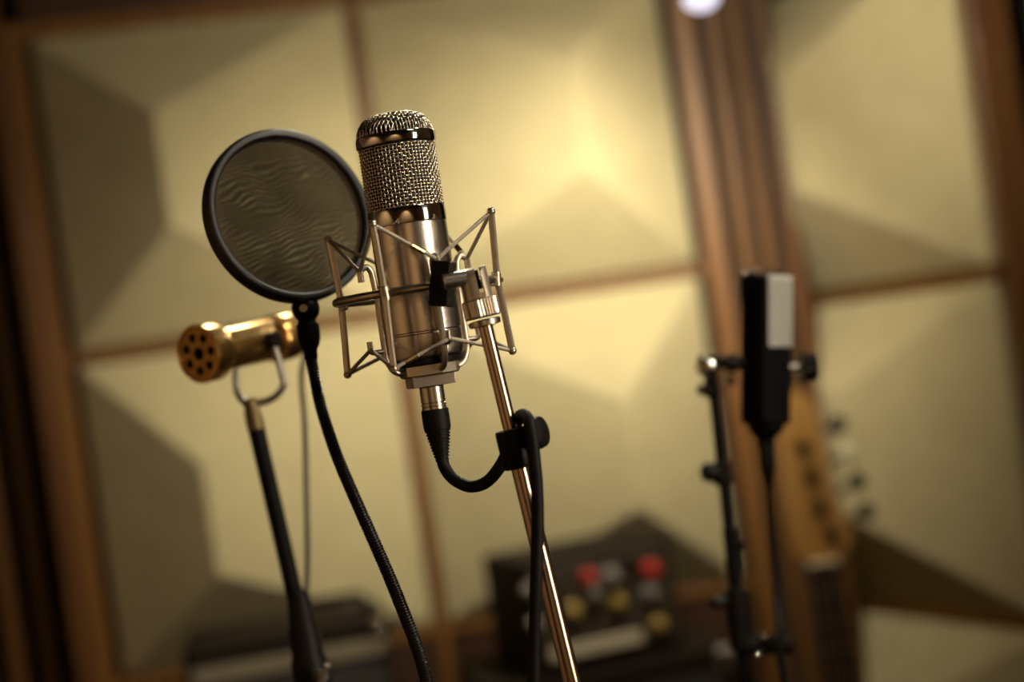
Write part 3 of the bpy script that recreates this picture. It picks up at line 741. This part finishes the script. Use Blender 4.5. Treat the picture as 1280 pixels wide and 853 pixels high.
MB().lathe([(r * KR, h * KR) for r, h in ((9.5, 0), (10.5, 2), (10.5, 30), (9, 34), (6.5, 52), (5, 56))], P(957.5, 556, YR), P(962, 620, YR) - P(957.5, 556, YR), 20).build('plug', M['blk'], bcab)
cp = [P(961, 606, YR), P(963.5, 650, YR), P(967, 700, YR), P(971, 750, YR - .01), P(975, 800, YR - .028), P(980, 860, YR - .03)]
e = cp[-1]; cp += [Vector((e.x, e.y, .5)), Vector((e.x, e.y, .06)), Vector((e.x + .05, e.y - .06, .0045)), Vector((e.x + .3, e.y - .1, .0045))]
MB().tube(smooth_path(cp, 8), 5 * KR, 10).build('cord', M['rubber'], bcab)

# ------------------------------------------------------------------ bass guitar leaning by the slats
YB_ = 2.60; KB = YB_ / F
def bass():
    nut = P(1030, 703, YB_); ax = Vector((.005, .045, 1)).normalized()      # leans back a little
    fx = Vector((math.cos(.10), math.sin(.10), 0)); fx = (fx - ax * fx.dot(ax)).normalized(); fy = ax.cross(fx)     # fy points away
    root = empty('bass_guitar', Vector((nut.x, nut.y - nut.z * .045, 0)), 'bass guitar with amber maple headstock and four side tuners, leaning by the slats', 'bass guitar')
    def q(a, b, c): return nut + fx * a * KB + ax * b * KB + fy * c * KB
    def slab(name, outline, c0, c1, m, parent=root, bev=0):
        n = len(outline); vs = [q(a, b, c0) for a, b in outline] + [q(a, b, c1) for a, b in outline]
        return MB().add(vs, [tuple(range(n)), tuple(range(n, 2 * n))] + [(i, (i + 1) % n, n + (i + 1) % n, n + i) for i in range(n)]).build(name, m, parent, bevel=bev)
    def inv(u, v):                 # pixel -> (a, b) on the headstock plane
        d = P(u, v, YB_) - nut; return d.dot(fx) / KB, d.dot(ax) / KB
    ol = [inv(u, v) for u, v in ((1007, 704), (994, 690), (990, 660), (984, 600), (977, 545), (972, 512), (978, 497), (995, 488), (1012, 492), (1024, 508), (1032, 540), (1039, 580), (1045, 612), (1054, 636), (1066, 657), (1069, 676), (1058, 692), (1047, 703))]
    ol2 = []
    for i in range(len(ol)):       # round the outline once
        a, b = Vector(ol[i]), Vector(ol[(i + 1) % len(ol)]); ol2 += [a.lerp(b, .25), a.lerp(b, .75)]
    slab('headstock', ol2, 2, 14, M['maple'], bev=.0015)
    for (pu, pv), (ku, kv), mm in (((1006, 559), (1056, 531), 'blkgloss'), ((1016, 598), (1068, 569), 'pearl'), ((1026, 637), (1080, 603), 'blkgloss'), ((1042, 669), (1091, 641), 'blkgloss')):
        a, b = inv(pu, pv); a2, b2 = inv(ku, kv)
        t = MB().lathe([(9 * KB, 0), (9 * KB, 3 * KB), (5 * KB, 4 * KB), (4 * KB, 14 * KB), (5.5 * KB, 15 * KB), (5.5 * KB, 18 * KB)], q(a, b, 3), -fy, 20).build('tuning_post', M['blkgloss'], root)
        MB().cyl(q(a + 14, b + 10, 17), q(a2, b2, 17), 3.5 * KB, 12).build('tuner_shaft', M['chrome'], t)
        mb = MB(); mb.sphere((0, 0, 0), 1, 18, 10)
        mb.v = [q(a2, b2, 17) + fx * p.x * 11 * KB + ax * p.y * 12 * KB + fy * p.z * 5 * KB for p in mb.v]
        mb.build('tuner_key', M[mm], t)
    SC = nut.z / KB - 60           # neck and body reach the floor
    slab('nut', [(-21, -2), (21, -2), (21, 3), (-21, 3)], -3, 4, M['pearl'])
    nk = slab('neck', [(-21, 0), (21, 0), (27, -SC * .62), (-27, -SC * .62)], 4, 16, M['maple'])
    fb = slab('fretboard', [(-21, -2), (21, -2), (27, -SC * .68), (-27, -SC * .68)], -1, 4, M['rosewood'])
    for i in range(1, 20):
        b = -SC * (1 - 2 ** (-i / 12)); hw = 21 + 6 * (-b / (SC * .68))
        slab('fret', [(-hw, b - 1), (hw, b - 1), (hw, b + 1), (-hw, b + 1)], -2, 0, M['steel'], fb)
    for s_ in range(4):
        x = -14 + s_ * 9.3
        MB().tube([q(x, -1, -4), q(x * 1.5, -SC * .95, -7)], .9 * KB, 6).build('string', M['steel'], root)
    base = -nut.z / ax.z / KB
    half = [(30, -SC * .60), (70, -SC * .55), (105, -SC * .53), (118, -SC * .57), (108, -SC * .65), (98, -SC * .72), (104, -SC * .79), (128, -SC * .88), (138, -SC * .97), (122, base * .965), (80, base * .99), (30, base * .998)]
    ol = half + [(-a * 1.02, b) for a, b in reversed(half)]
    ol = [Vector(p) for p in ol]
    for _ in range(2):
        o2 = []
        for i in range(len(ol)):
            a, b = ol[i], ol[(i + 1) % len(ol)]; o2 += [a.lerp(b, .25), a.lerp(b, .75)]
        ol = o2
    slab('body', ol, 4, 36, M['sunburst'], bev=.004)
    slab('bridge', [(-32, -SC * .97), (32, -SC * .97), (32, -SC * .93), (-32, -SC * .93)], -6, 4, M['chrome'])
    slab('pickup', [(-36, -SC * .80), (36, -SC * .80), (36, -SC * .76), (-36, -SC * .76)], -3, 4, M['blk'])
bass()

# ------------------------------------------------------------------ equipment under the panels
def cabinet(c, w_, d_, h_, ang, label):
    R_ = Matrix.Rotation(ang, 3, 'Z'); base = Vector((c[0], c[1], 0)); root = empty('speaker_cabinet', base, label, 'speaker cabinet', 'speaker cabinets')
    def bx(name, ctr, size, m, parent=root, bev=.003): return MB().box(base + R_ @ Vector(ctr), size, R_).build(name, m, parent, bevel=bev)
    bx('shell', (0, 0, h_ / 2 + .01), (w_, d_, h_ - .02), M['tolex'], bev=.008)
    bx('speaker_cloth', (0, -d_ / 2 - .002, h_ / 2), (w_ - .06, .008, h_ - .08), M['grille'])
    for sx in (-1, 1):
        for z in (.022, h_ - .022): bx('metal_corner', (sx * (w_ / 2 - .016), -d_ / 2 + .016, z), (.040, .040, .040), M['steel'], bev=.008)
        for sy in (-1, 1): bx('rubber_foot', (sx * (w_ / 2 - .05), sy * (d_ / 2 - .05), .006), (.03, .03, .012), M['blk'])
    return root
# rack with coloured knobs: its near upper corner and yaw come from the picture
NC = P(652, 706, 2.62); YAW = math.radians(20); RW, RD, RH = .262, .20, .185
Rr = Matrix.Rotation(YAW, 3, 'Z'); fxr, fyr = Rr @ Vector((1, 0, 0)), Rr @ Vector((0, 1, 0))
rc = Vector((NC.x, NC.y, 0)) + fxr * RW / 2 + fyr * RD / 2; rz = NC.z - RH
cabinet((rc.x, rc.y + .02), .42, .30, rz, YAW * .6, 'black speaker cabinet under the rack with coloured knobs')
rk = empty('effects_rack', Vector((rc.x, rc.y, rz)), 'small dark rack with red, grey and yellow knobs and a cream strip', 'audio rack')
def rb(name, a, d, z, size, m, parent=rk, bev=.002):
    return MB().box(NC + fxr * a + fyr * d + Vector((0, 0, z)), size, Rr).build(name, m, parent, bevel=bev)
rb('case', RW / 2, RD / 2, -RH / 2, (RW, RD, RH), M['tolex'], bev=.006)
rb('front_panel', RW / 2, -.001, -RH / 2 + .004, (RW - .024, .008, RH - .03), M['panelbrown'])
strip = rb('label_strip', RW * .40, -.006, -RH + .034, (RW * .62, .006, .020), M['cream'])
for iu, (u, v, mm, r) in enumerate(((735, 722, 'red', 11), (763, 720, 'grey', 11), (813, 712, 'red', 12), (740, 741, 'grey', 11), (812, 740, 'grey', 11), (716, 763, 'yellow', 11), (771, 752, 'yellow', 11), (822, 779, 'yellow', 10), (661, 738, 'grey', 10), (668, 780, 'grey', 9), (690, 730, 'blk', 9), (790, 700, 'blk', 9))):
    d0 = P(u, v, 1.0) - Vector((0, 0, CAMZ)); d0 = Vector((d0.x, 1.0, d0.z))
    o_ = Vector((0, 0, CAMZ)); pl = NC - fyr * .006
    hit = o_ + d0 * ((pl - o_).dot(fyr) / d0.dot(fyr))
    kb = MB().lathe([(r * .00115, 0), (r * .00115, .004), (r * .0009, .006), (r * .00085, .017), (r * .0006, .0185)], hit + fyr * .001, -fyr, 20).build('knob', M[mm], rk)
    MB().box(hit - fyr * .0178 + Vector((0, 0, r * .0004)), (.0016, .0016, r * .0008), Rr).build('pointer', M['cream'], kb)
# amplifier head with a light control strip
AC = P(226, 812, 2.55); AW, AD, AH = .325, .20, .19; AY = math.radians(9)
Ra = Matrix.Rotation(AY, 3, 'Z'); fxa, fya = Ra @ Vector((1, 0, 0)), Ra @ Vector((0, 1, 0))
ac = Vector((AC.x, AC.y, 0)) + fxa * AW / 2 + fya * AD / 2; az = AC.z - AH
cabinet((ac.x, ac.y + .02), .44, .30, az, AY, 'black speaker cabinet under the amplifier with a light strip')
am = empty('amplifier_head', Vector((ac.x, ac.y, az)), 'dark amplifier with a light metal strip, behind the gold microphone\'s stand', 'amplifier')
def ab(name, a, d, z, size, m, parent=am, bev=.002):
    return MB().box(AC + fxa * a + fya * d + Vector((0, 0, z)), size, Ra).build(name, m, parent, bevel=bev)
ab('case', AW / 2, AD / 2, -AH / 2, (AW, AD, AH), M['tolex'], bev=.014)
ab('control_strip', AW / 2, -.001, -.048, (AW - .022, .008, .024), M['stripdull'])
ab('speaker_cloth', AW / 2, -.001, -.120, (AW - .03, .008, .10), M['grille'])
for z in (-.014, -.055): MB().sphere(AC + fxa * (AW - .018) - fya * .004 + Vector((0, 0, z)), .011, 16, 10).build('stud', M['chrome'], am)
h0 = AC + fxa * .19 + fya * .1; h1 = AC + fxa * .30 + fya * .1
MB().tube(fillet([h0, h0 + Vector((.01, 0, .022)), h1 + Vector((-.01, 0, .022)), h1], .015), .008, 12).build('handle', M['blk'], am)
